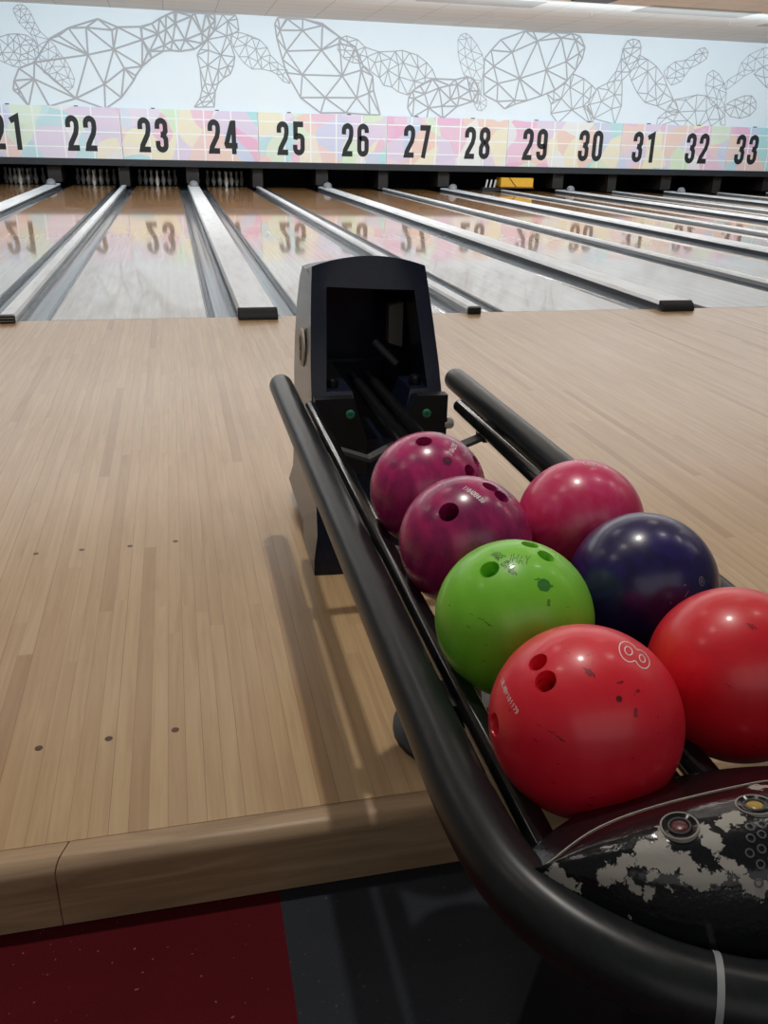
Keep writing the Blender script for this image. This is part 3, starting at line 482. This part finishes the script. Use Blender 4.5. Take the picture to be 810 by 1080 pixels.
# badge disc on the left flank with a 9
bm = bmesh.new(); lathe(bm,[(0.058,0),(0.058,0.004),(0.054,0.006),(0.02,0.006)],seg=28)
bmesh.ops.rotate(bm,verts=bm.verts[:],cent=(0,0,0),matrix=Matrix.Rotation(-PI/2,3,'Y')); bmesh.ops.translate(bm,verts=bm.verts[:],vec=(CX-0.189,-3.83,0.62)); bd = rp('badge', bm, M['badge'])
bm = bmesh.new()
for pl,cl in DG['9']: ribbon(bm, pl, 0.14, lambda u,v: (CX-0.1965, -3.83-(u-0.23)*0.08, 0.578+v*0.08), cl)
bmesh.ops.recalc_face_normals(bm,faces=bm.faces[:])
nn = new_obj('badge_numeral', bm, M['digit'], bd); nn.location = (-CX,4.9,0)
# bumper tube: one loop around the rack
half = [(1.386,-3.935),(1.386,-4.5),(1.385,-5.1),(1.382,-5.55),(1.381,-5.70),(1.387,-5.793),(1.400,-5.848),(1.424,-5.896),(1.454,-5.934),(1.486,-5.964),(1.525,-5.988),(1.570,-6.005),(1.655,-6.014)]
TZ = 0.53
loop = [(x,y,TZ) for x,y in half] + [(2*CX-x,y,TZ) for x,y in half[-2::-1]]
path = catmull(loop, 7)
bm = bmesh.new(); sweep(bm, path, 0.0345, 28, True, 2); tube = rp('bumper_tube', bm, M['tube'], True, 60)
seg = [Vector((1.515,-5.983,TZ)),Vector((1.5205,-5.9858,TZ))]
bm = bmesh.new(); sweep(bm, seg, 0.0352, 28, False); rp('tape_band', bm, M['tape'], True, 60, tube)
bpy.data.objects['tape_band'].location = (0,0,0)
# rails
RZ = 0.515; RR = 0.0188
for x,y0 in ((1.447,-4.12),(1.628,-3.80),(1.680,-3.80),(1.864,-4.17)):
    bm = bmesh.new(); sweep(bm, [(x,y0,RZ),(x,-5.0,RZ),(x,-5.84,RZ)], RR, 18, True, 1); rp('ball_rail', bm, M['rail'], True, 60)
# cross bars
for y in (-4.36,-4.96,-5.50):
    bm = bmesh.new(); pr = [(1.388,0.500),(1.44,0.492),(1.56,0.448),(1.654,0.494),(1.75,0.448),(1.868,0.492),(1.92,0.500)]
    lo = [(x,z-0.010) for x,z in pr][::-1]
    extrude_y(bm, pr+lo, y-0.018, y+0.018); bmesh.ops.recalc_face_normals(bm, faces=bm.faces[:]); rp('cross_bar', bm, M['bar'], False)
    for sx in (-1,1):
        bm = bmesh.new(); xa, xb = sorted((CX+sx*0.245, CX+sx*0.205)); box(bm, xa, xb, y-0.03, y+0.03, 0.480, 0.520); rp('bracket', bm, M['rubber'], False)
# centre post and nose pedestal
bm = bmesh.new(); lathe(bm,[(0.150,0.0),(0.150,0.012),(0.125,0.03),(0.07,0.045),(0.045,0.06),(0.04,0.12),(0.04,0.485)],CX,-4.93,0.001,32); rp('support_post', bm, M['rubber'])
bm = bmesh.new(); 
rg = []
for z,hx,y0,y1 in ((-0.149,0.10,-5.80,-5.52),(-0.10,0.09,-5.79,-5.53),(0.20,0.075,-5.80,-5.58),(0.42,0.09,-5.86,-5.64),(0.53,0.14,-5.92,-5.74)):
    rg.append([bm.verts.new(c) for c in ((CX-hx,y0,z),(CX+hx,y0,z),(CX+hx,y1,z),(CX-hx,y1,z))])
for A,B in zip(rg,rg[1:]):
    for i in range(4): bm.faces.new((A[i],A[(i+1)%4],B[(i+1)%4],B[i]))
bm.faces.new(rg[0][::-1]); bm.faces.new(rg[-1]); bmesh.ops.recalc_face_normals(bm, faces=bm.faces[:])
pd = rp('pedestal', bm, M['rubber'], False); bev(pd, 0.02)
# control dome
PATCH = [(1.4192,-5.8673,0.5705,0.0082),(1.4272,-5.8763,0.5687,0.0064),(1.4352,-5.8852,0.567,0.0045),(1.454,-5.8945,0.5871,0.0064),(1.4647,-5.8979,0.5945,0.0073),(1.4728,-5.91,0.5866,0.0064),(1.4728,-5.8946,0.6039,0.0064),(1.4862,-5.8961,0.612,0.0082),(1.4942,-5.9038,0.6112,0.0091),(1.4888,-5.9137,0.6,0.0045),(1.5049,-5.9095,0.6129,0.0082),(1.5156,-5.915,0.6142,0.0082),(1.5183,-5.9248,0.6082,0.0082),(1.529,-5.9321,0.6072,0.0082),(1.5398,-5.9355,0.6089,0.0073),(1.5505,-5.9305,0.6164,0.0064),(1.5558,-5.9358,0.6142,0.0064),(1.5639,-5.9444,0.6072,0.0073),(1.5746,-5.9494,0.6033,0.0073),(1.5424,-5.898,0.6284,0.0082),(1.5424,-5.9086,0.6268,0.0073),(1.5478,-5.914,0.6271,0.0045),(1.5666,-5.8968,0.6329,0.0082),(1.5773,-5.8954,0.6346,0.0073),(1.5049,-5.8973,0.6186,0.0064),(1.5076,-5.8851,0.6214,0.0055),(1.5451,-5.9214,0.6212,0.0036),(1.4835,-5.9196,0.5837,0.0055),(1.454,-5.9071,0.5497,0.0027),(1.4996,-5.9239,0.5951,0.0027),(1.6336,-5.8519,0.6237,0.0082),(1.4674,-5.9162,0.5596,0.0027),(1.66,-5.90,0.62,.012),(1.73,-5.92,0.61,.012),(1.70,-5.86,0.62,.01)]
k = N('chipped_black_dome'); o_ = k.obj()
wv = k.n('ShaderNodeTexNoise', {'Vector':o_,'Scale':80.0,'Detail':5.0,'Roughness':0.7}).outputs[1]
oo = k.n('ShaderNodeVectorMath',{0:o_,1:k.n('ShaderNodeVectorMath',{0:k.n('ShaderNodeVectorMath',{0:wv,1:(0.5,0.5,0.5)},operation='SUBTRACT').outputs[0],'Scale':0.034},operation='SCALE').outputs[0]},operation='ADD').outputs[0]
flat = k.n('ShaderNodeVectorMath',{0:oo,1:(1,1,0)},operation='MULTIPLY').outputs[0]
acc = None
for x,y,z,r in PATCH:
    d = k.n('ShaderNodeVectorMath',{0:oo,1:(x-CX,y+4.9,z)},operation='DISTANCE').outputs['Value']
    v = k.math('LESS_THAN', d, r*1.12)
    acc = v if acc is None else k.math('MAXIMUM', acc, v)
fine = k.noise(o_, 420, 3, 0.6); lump = k.noise(o_, 160, 2)
paint = k.ramp(fine,[(0.3,(0.005,0.006,0.008)),(0.8,(0.013,0.014,0.017))])
h_ = k.math('SUBTRACT', k.math('MULTIPLY', lump, 0.6), k.math('MULTIPLY', acc, 0.7)); k.bump(h_, 0.3, 0.002)
M['dome'] = k.fin(k.mix(acc, paint, (0.36,0.345,0.31)), k.mix(acc, (0.17,0.17,0.17), (0.6,0.6,0.6)), spec=0.45)
def dome_pt(u, t):
    a = abs(u)
    yf = -5.745-0.083*a**2.2; yn = -5.978+0.148*a**2.6
    H = 0.082*(1-a**3.2)**0.75 if a < 1 else 0
    prof = [(0,-0.3),(0.0,0.12),(0.12,0.30),(0.24,0.47),(0.35,0.63),(0.42,0.78),(0.52,0.92),(0.64,1.0),(0.76,0.96),(0.87,0.78),(0.95,0.48),(1.0,0.10),(1.0,-0.2)]
    i = t*(len(prof)-1); j = min(int(i),len(prof)-2); f = i-j
    tt = prof[j][0]*(1-f)+prof[j+1][0]*f; hh = prof[j][1]*(1-f)+prof[j+1][1]*f
    r = 0.37; r2 = r+(0.97-r)*min(1,(a/0.95)**9)      # the ridge runs down to the near edge at each tip
    tt = tt*r2/r if tt < r else r2+(tt-r)*(1-r2)/(1-r)
    return Vector((CX+0.268*u, yf+(yn-yf)*tt, 0.540+0.02*hh*(1-a)+H*hh))
bm = bmesh.new(); NU, NT = 60, 44; gr = []
for i in range(NU+1):
    u = -1+2*i/NU; u = math.copysign(min(0.999,abs(u)), u)
    gr.append([bm.verts.new(dome_pt(u, j/NT)) for j in range(NT+1)])
for i in range(NU):
    for j in range(NT): bm.faces.new((gr[i][j],gr[i+1][j],gr[i+1][j+1],gr[i][j+1]))
bmesh.ops.recalc_face_normals(bm, faces=bm.faces[:])
dome = rp('control_dome', bm, M['dome'], True, 60)
def dome_z(x, y):
    u = (x-CX)/0.268; best = None
    for j in range(8,NT*4-8):
        q = dome_pt(u, j/(NT*4)); e = abs(q.y-y)
        if best is None or e < best[0]: best = (e, q)
    q = best[1]; j = 0
    e = 0.004
    a_ = None
    return q
def dome_frame(x, y):
    c = dome_z(x,y); dx = dome_z(x+0.012,y)-dome_z(x-0.012,y); dy = dome_z(x,y+0.012)-dome_z(x,y-0.012)
    nrm = dx.cross(dy).normalized()
    return c, nrm.to_track_quat('Z','Y').to_matrix().to_4x4()
def on_dome(bm, x, y, lift=0.0):
    c, m4 = dome_frame(x,y)
    bmesh.ops.transform(bm, matrix=Matrix.Translation(c+m4.to_3x3()@Vector((0,0,lift)))@m4, verts=bm.verts[:])
# worn ridge line
bm = bmesh.new(); rl = [dome_pt(-0.95+1.90*i/60, 4.0/12)+Vector((0,0,0.0004)) for i in range(61)]
sweep(bm, rl, 0.0009, 6); rp('worn_ridge', bm, M['badge'], True)
M['btn_red'] = plain('dark_red_button', (0.10,0.02,0.02), 0.3, 0.1); M['btn_yellow'] = plain('yellow_button', (0.40,0.26,0.03), 0.3, 0.15)
M['worn'] = plain('worn_primer', (0.36,0.345,0.31), 0.6, 0.1, 60)
for (x,y),bmname in (((1.5264,-5.8867),'btn_red'),((1.6041,-5.8849),'btn_yellow')):
    bm = bmesh.new(); lathe(bm,[(0.0175,-0.006),(0.0175,0.0006),(0.0168,0.0012),(0.0158,0.0006),(0.0155,-0.006)],seg=36); on_dome(bm,x,y); rp('button_rim', bm, M['worn'])
    bm = bmesh.new(); lathe(bm,[(0.0155,-0.006),(0.0155,0.0010),(0.0105,-0.001),(0.0105,-0.003),(0.010,-0.004)],seg=36); on_dome(bm,x,y); rp('button_well', bm, M['rail'])
    bm = bmesh.new(); lathe(bm,[(0.0105,-0.004),(0.0105,0.0006),(0.0097,0.0012),(0.0088,0.0006),(0.0088,-0.003)],seg=36); on_dome(bm,x,y); rp('button_ring', bm, M['bar'])
    bm = bmesh.new(); lathe(bm,[(0.0085,-0.004),(0.0085,-0.0012),(0.007,0.0002),(0.004,0.001),(0.001,0.0012)],seg=28); on_dome(bm,x,y); rp('button', bm, M[bmname])
random.seed(4)
for i in range(6):
    for j in range(5):
        x = 1.572+0.0115*i+(0.0057 if j%2 else 0); y = -5.908-0.0095*j
        if i+j < 1 or i > 4: continue
        bm = bmesh.new(); lathe(bm,[(0.0042,-0.002),(0.0042,0.0007),(0.0028,0.0009),(0.0026,-0.001)],seg=14); on_dome(bm,x,y); sp = rp('speaker_hole', bm, M['bar'])

# ------------------------------------------------------------------ bowling balls
RB = 0.1095
def ball_mat(name, c1, c2, c3=None, swirl=4.0, rough=0.17, scuff=(0.02,0.01,0.01), amount=0.72, spread=(0.38,0.62)):
    k = N(name); o = k.obj()
    n1 = k.noise(o, swirl*4, 5, 0.6, 2.2)
    st = [(spread[0],c1),(spread[1],c2)] + ([(min(0.95,spread[1]+0.12),c3)] if c3 else [])
    col = k.ramp(n1, st)
    a = k.noise(k.scaled(o,(60,22,140)), 1.0, 2, 0.6, 0.4); b = k.noise(o, 18, 2)
    mk = k.math('MULTIPLY', k.math('GREATER_THAN', a, amount), k.math('GREATER_THAN', b, 0.5))
    col = k.mix(k.math('MULTIPLY', mk, 0.7), col, scuff)
    rr = k.math('ADD', rough+0.10, k.math('MULTIPLY', k.noise(o, 30, 4), 0.10))
    return k.fin(col, rr, coat=0.25, coat_r=0.16)
FONT = {'L':[[(0,1),(0,0),(.6,0)]],'B':[[(0,0),(0,1),(.45,1),(.58,.78),(.45,.54),(0,.54)],[(.45,.54),(.6,.28),(.45,0),(0,0)]],'X':[[(0,0),(.6,1)],[(0,1),(.6,0)]],'Y':[[(0,1),(.3,.5),(.6,1)],[(.3,.5),(.3,0)]],
'1':[[(.15,.8),(.35,1),(.35,0)]],'0':[[(.1,.2),(.3,0),(.5,.2),(.5,.8),(.3,1),(.1,.8),(.1,.2)]],'7':[[(0,1),(.6,1),(.25,0)]],'9':[[(.55,.6),(.3,.45),(.05,.65),(.1,.9),(.3,1),(.5,.9),(.55,.6),(.5,.2),(.3,0),(.1,.1)]],
'8':[[(.3,.53),(.08,.75),(.3,1),(.52,.75),(.3,.53),(.05,.27),(.3,0),(.55,.27),(.3,.53)]],'4':[[(.45,0),(.45,1),(0,.3),(.6,.3)]],'2':[[(.05,.8),(.3,1),(.55,.8),(.5,.55),(0,0),(.6,0)]],'3':[[(.05,.9),(.3,1),(.52,.8),(.25,.53),(.55,.27),(.3,0),(.05,.12)]],'5':[[(.55,1),(.08,1),(.05,.55),(.35,.6),(.55,.3),(.35,0),(.03,.1)]],
'T':[[(0,1),(.6,1)],[(.3,1),(.3,0)]],'A':[[(0,0),(.3,1),(.6,0)],[(.1,.35),(.5,.35)]],'D':[[(0,0),(0,1),(.4,.95),(.58,.5),(.4,.05),(0,0)]],'U':[[(0,1),(.05,.2),(.3,0),(.55,.2),(.6,1)]],'G':[[(.55,.85),(.3,1),(.05,.7),(.05,.3),(.3,0),(.55,.2),(.55,.48),(.32,.48)]],'E':[[(.55,1),(0,1),(0,0),(.55,0)],[(0,.52),(.45,.52)]],
'J':[[(.5,1),(.5,.2),(.25,0),(.02,.2)]],'H':[[(0,0),(0,1)],[(.6,0),(.6,1)],[(0,.5),(.6,.5)]],'R':[[(0,0),(0,1),(.45,1),(.55,.78),(.45,.52),(0,.52)],[(.3,.52),(.6,0)]],' ':[]}
def frame(a, b):
    a = Vector(a).normalized(); b = Vector(b).normalized(); t = (b-a*a.dot(b)).normalized(); v = a.cross(t)
    return a, t, v
def on_ball(a, t, v):
    def f(x, y): return (a + t*(x/RB) + v*(y/RB)).normalized()*(RB+0.0003)
    return f
def fix(bm):
    for f in bm.faces:
        f.normal_update()
        if f.normal.dot(f.calc_center_median()) < 0: f.normal_flip()
def text_on(par, name, s, a, b, h, m, wd, flip=1, jit=0):
    A,B = Vector(a).normalized(), Vector(b).normalized(); length = A.angle(B)*RB; c = (A+B).normalized()
    a_, t, v = frame(c, B); fn = on_ball(a_, t, v); adv = length/len(s); bm = bmesh.new(); rn = random.Random(3)
    for i,ch in enumerate(s):
        jj = rn.uniform(-jit,jit)
        for pl in FONT[ch]:
            ribbon(bm, [(-length/2+adv*i+x*adv/0.6*0.74, flip*((y-0.5)*h+jj)) for x,y in pl], wd, fn)
    fix(bm); return new_obj(name, bm, m, par)
def lines_on(par, name, polys, c, b, m, wd):
    a_, t, v = frame(c, b); fn = on_ball(a_, t, v); bm = bmesh.new()
    for pl,cl in polys: ribbon(bm, pl, wd, fn, cl)
    fix(bm); return new_obj(name, bm, m, par)
def ball(key, label, mt, holes, centre):
    bm = bmesh.new(); bmesh.ops.create_uvsphere(bm, u_segments=96, v_segments=64, radius=RB)
    q = Vector((0.3,-0.8,-0.5)).to_track_quat('Z','Y').to_matrix()
    bmesh.ops.rotate(bm, verts=bm.verts[:], cent=(0,0,0), matrix=q)
    o = new_obj('bowling_ball', bm, mt)
    for d,r in holes:
        if r < 0: continue
        d = Vector(d).normalized(); bm = bmesh.new()
        lathe(bm, [(r,-0.06),(r,-0.004),(r+0.0012,0.0),(r+0.004,0.01)], seg=40)
        m4 = d.to_track_quat('Z','Y').to_matrix().to_4x4(); bmesh.ops.transform(bm, matrix=Matrix.Translation(d*RB)@m4, verts=bm.verts[:])
        boolean(o, new_obj('cut', bm, None))
    o.data.materials.clear(); o.data.materials.append(mt)
    for p in o.data.polygons: p.use_smooth = True
    o.data.set_sharp_from_angle(angle=math.radians(25))
    o.location = centre; tag(o, label, 'bowling ball', 'bowling balls on the rack'); return o
HO = {"purU":[[[-0.169,-0.2111,0.9627],0.0145],[[0.5216,-0.6549,0.5468],0.0125],[[0.7448,-0.3259,0.5823],0.012],[[0.1206,-0.6492,0.751],-0.011]],"purL":[[[-0.4528,-0.4939,0.7423],0.0155],[[0.3875,-0.3353,0.8587],0.0125],[[0.2662,-0.1692,0.949],0.012]],"green":[[[-0.469,-0.2228,0.8546],0.0125],[[0.2655,-0.1818,0.9468],0.011],[[0.1607,0.0858,0.9833],0.011],[[0.0785,-0.6111,0.7877],-0.011]],"red8":[[[-0.6035,-0.0057,0.7973],0.0105],[[-0.6208,-0.2538,0.7418],0.0115],[[-0.9966,0.0206,0.0792],0.012],[[-0.0487,-0.6679,0.7427],-0.004]]}
CE = {"red8":[1.53,-5.684,0.595],"green":[1.533,-5.45,0.595],"red2":[1.764,-5.626,0.59],"navy":[1.76,-5.393,0.595],"pink":[1.766,-5.158,0.595],"purL":[1.543,-5.2,0.595],"purU":[1.545,-4.963,0.595]}
T = {"red8":["LBLXBY101179",[-0.8527,0.2466,0.4605],[-0.8725,-0.2751,0.4037]],"purU":["7184235",[0.1783,-0.5545,0.8129],[0.366,-0.2485,0.8968]],"purL":["T10ADB83U",[-0.1461,-0.192,0.9705],[0.0658,-0.518,0.8529]],"green":["AGGE BALL",[-0.3318,0.0138,0.9433],[-0.2178,-0.4078,0.8867]],"green2":["JHAY",[-0.2297,-0.1687,0.9585],[0.0198,-0.3049,0.9522]],"eight":["8",[0.181,-0.1534,0.9714],[0.4471,-0.309,0.8394]],"eightside":["",[0.1739,-0.3384,0.9248],[0.5066,-0.0197,0.8619]],"tri":["",[-0.0808,-0.9333,0.3498],[0.0408,-0.8834,0.4668],[0.1826,-0.9054,0.3833]],"reg":["",[0.3068,-0.8322,0.4619]],"pink":["",[-0.0413,0.0442,0.9982],[0.1746,-0.0759,0.9817]]}
M['white_ink'] = plain('pale_engraving', (0.85,0.78,0.78), 0.5, 0.03)
M['ink'] = plain('black_marker', (0.02,0.05,0.015), 0.5, 0.1)
mp = ball_mat('purple_marble', (0.28,0.013,0.10), (0.58,0.028,0.18), (0.56,0.19,0.44), 1.7, 0.13, (0.03,0.0,0.02), 0.8)
mp2 = ball_mat('plum_marble', (0.23,0.011,0.095), (0.54,0.024,0.155), (0.54,0.17,0.42), 1.4, 0.13, (0.03,0.0,0.02), 0.8)
bU = ball('purU', 'purple-red marbled bowling ball farthest along the left row, next to the hood', mp, HO['purU'], CE['purU'])
bL = ball('purL', 'dark plum marbled bowling ball behind the green ball in the left row', mp2, HO['purL'], CE['purL'])
bG = ball('green', 'scuffed lime green bowling ball with black handwriting', ball_mat('lime_green', (0.20,0.63,0.032), (0.25,0.72,0.045), (0.40,0.66,0.05), 1.2, 0.24, (0.03,0.10,0.01), 0.68), HO['green'], CE['green'])
bR = ball('red8', 'bright red bowling ball with two finger holes and an outlined 8, nearest the dome', ball_mat('bright_red', (0.80,0.010,0.030), (0.86,0.018,0.045), (0.86,0.05,0.085), 1.5, 0.24, (0.10,0.0,0.005), 0.68), HO['red8'], CE['red8'])
b2 = ball('red2', 'plain red bowling ball at the right edge, in front of the navy ball', ball_mat('deep_red', (0.70,0.008,0.022), (0.80,0.014,0.030), (0.80,0.04,0.06), 1.6, 0.22, (0.16,0.0,0.01), 0.70), [], CE['red2'])
bN = ball('navy', 'dark navy blue bowling ball between the pink ball and a red ball', ball_mat('navy_marble', (0.012,0.008,0.065), (0.020,0.014,0.125), (0.075,0.020,0.16), 3.0, 0.15, (0.002,0.002,0.008), 0.77), [], CE['navy'])
bP = ball('pink', 'raspberry pink pearly bowling ball farthest along the right row', ball_mat('raspberry_pearl', (0.62,0.020,0.105), (0.70,0.050,0.18), (0.72,0.13,0.28), 3.0, 0.16, (0.2,0.0,0.03), 0.8), [], CE['pink'])
text_on(bR, 'serial_number', T['red8'][0], T['red8'][1], T['red8'][2], 0.0052, M['white_ink'], 0.0010, 1)
text_on(bU, 'serial_number', T['purU'][0], T['purU'][1], T['purU'][2], 0.0095, M['white_ink'], 0.0017, 1)
text_on(bL, 'serial_number', T['purL'][0], T['purL'][1], T['purL'][2], 0.0085, M['white_ink'], 0.0015, 1)
text_on(bG, 'handwriting', T['green'][0], T['green'][1], T['green'][2], 0.011, M['ink'], 0.0010, 1, 0.002)
text_on(bG, 'handwriting', T['green2'][0], T['green2'][1], T['green2'][2], 0.018, M['ink'], 0.0009, 1, 0.004)
# outlined 8 with two counters
A8,B8 = Vector(T['eight'][1]).normalized(), Vector(T['eight'][2]).normalized(); c8 = (A8+B8).normalized(); L8 = A8.angle(B8)*RB
def oval(cx,cy,rx,ry,a0=0,a1=360,n=28): return [(cx+rx*math.cos(math.radians(a0+(a1-a0)*i/n)), cy+ry*math.sin(math.radians(a0+(a1-a0)*i/n))) for i in range(n+1)]
q = L8/2
out8 = oval(-q*0.42,0,q*0.58,q*1.0,40,320)+oval(q*0.48,0,q*0.52,q*0.86,-133,133)
lines_on(bR, 'number_eight', [(out8,True),(oval(-q*0.42,0,q*0.24,q*0.42)[:-1],True),(oval(q*0.48,0,q*0.20,q*0.35)[:-1],True)], c8, B8, M['white_ink'], 0.0013)
# triangle mark and registered sign on the navy ball
t1,t2,t3 = [Vector(x).normalized() for x in T['tri'][1:]]; a_,t_,v_ = frame(t2, t3)
def loc(pv): pv = pv*(1/pv.dot(a_)); return ((pv-a_).dot(t_)*RB, (pv-a_).dot(v_)*RB)
l1,l3 = loc(t1), loc(t3)
lines_on(bN, 'triangle_mark', [([(l1[0]*1.8,l1[1]*1.8),(0,0),(l3[0]*2.2,l3[1]*2.2)],False),([(l1[0]*.3+l3[0]*.55,l1[1]*.3+l3[1]*.55),(l1[0]*.85+l3[0]*.6,l1[1]*.85+l3[1]*.6)],False)], t2, t3, M['tape'], 0.0010)
cr = Vector(T['reg'][1]).normalized(); up = Vector((0.3,0.15,1))
tr = Vector((1,0.3,0)); e2 = (cr+0.1*(tr-cr*cr.dot(tr))).normalized()
lines_on(bN, 'registered_mark', [(oval(0,0,0.0050,0.0062)[:-1],True)]+[([((x-.3)*0.006,(y-.5)*0.0062) for x,y in pl],False) for pl in FONT['R']], cr, e2, M['tape'], 0.0008)
A,B = Vector(T['pink'][1]).normalized(), Vector(T['pink'][2]).normalized(); L = A.angle(B)*RB
lines_on(bP, 'number_outline', [(oval(0,0,L*0.5,L*0.32)[:-1],True),(oval(0,0,L*0.22,L*0.14)[:-1],True)], (A+B).normalized(), B, M['white_ink'], 0.0013)

# plugged holes and small chips
def disc_on(par, name, d, r, m):
    a = Vector(d).normalized(); t = a.orthogonal().normalized(); v = a.cross(t); fn = on_ball(a,t,v)
    bm = bmesh.new(); c = bm.verts.new(fn(0,0)); rn = random.Random(7); n = 22
    ring = [bm.verts.new(fn(r*rn.uniform(0.88,1.08)*math.cos(2*PI*k/n), r*rn.uniform(0.88,1.08)*math.sin(2*PI*k/n))) for k in range(n)]
    for k in range(n): bm.faces.new((c,ring[k],ring[(k+1)%n]))
    fix(bm); return new_obj(name, bm, m, par)
for b,key,col in ((bU,'purU',(0.10,0.006,0.035)),(bG,'green',(0.035,0.22,0.03)),(bR,'red8',(0.12,0.004,0.008))):
    for d,r in HO[key]:
        if r < 0: disc_on(b, 'plugged_hole', d, -r*0.85, plain(key+'_plug', col, 0.4, 0.3, 80))
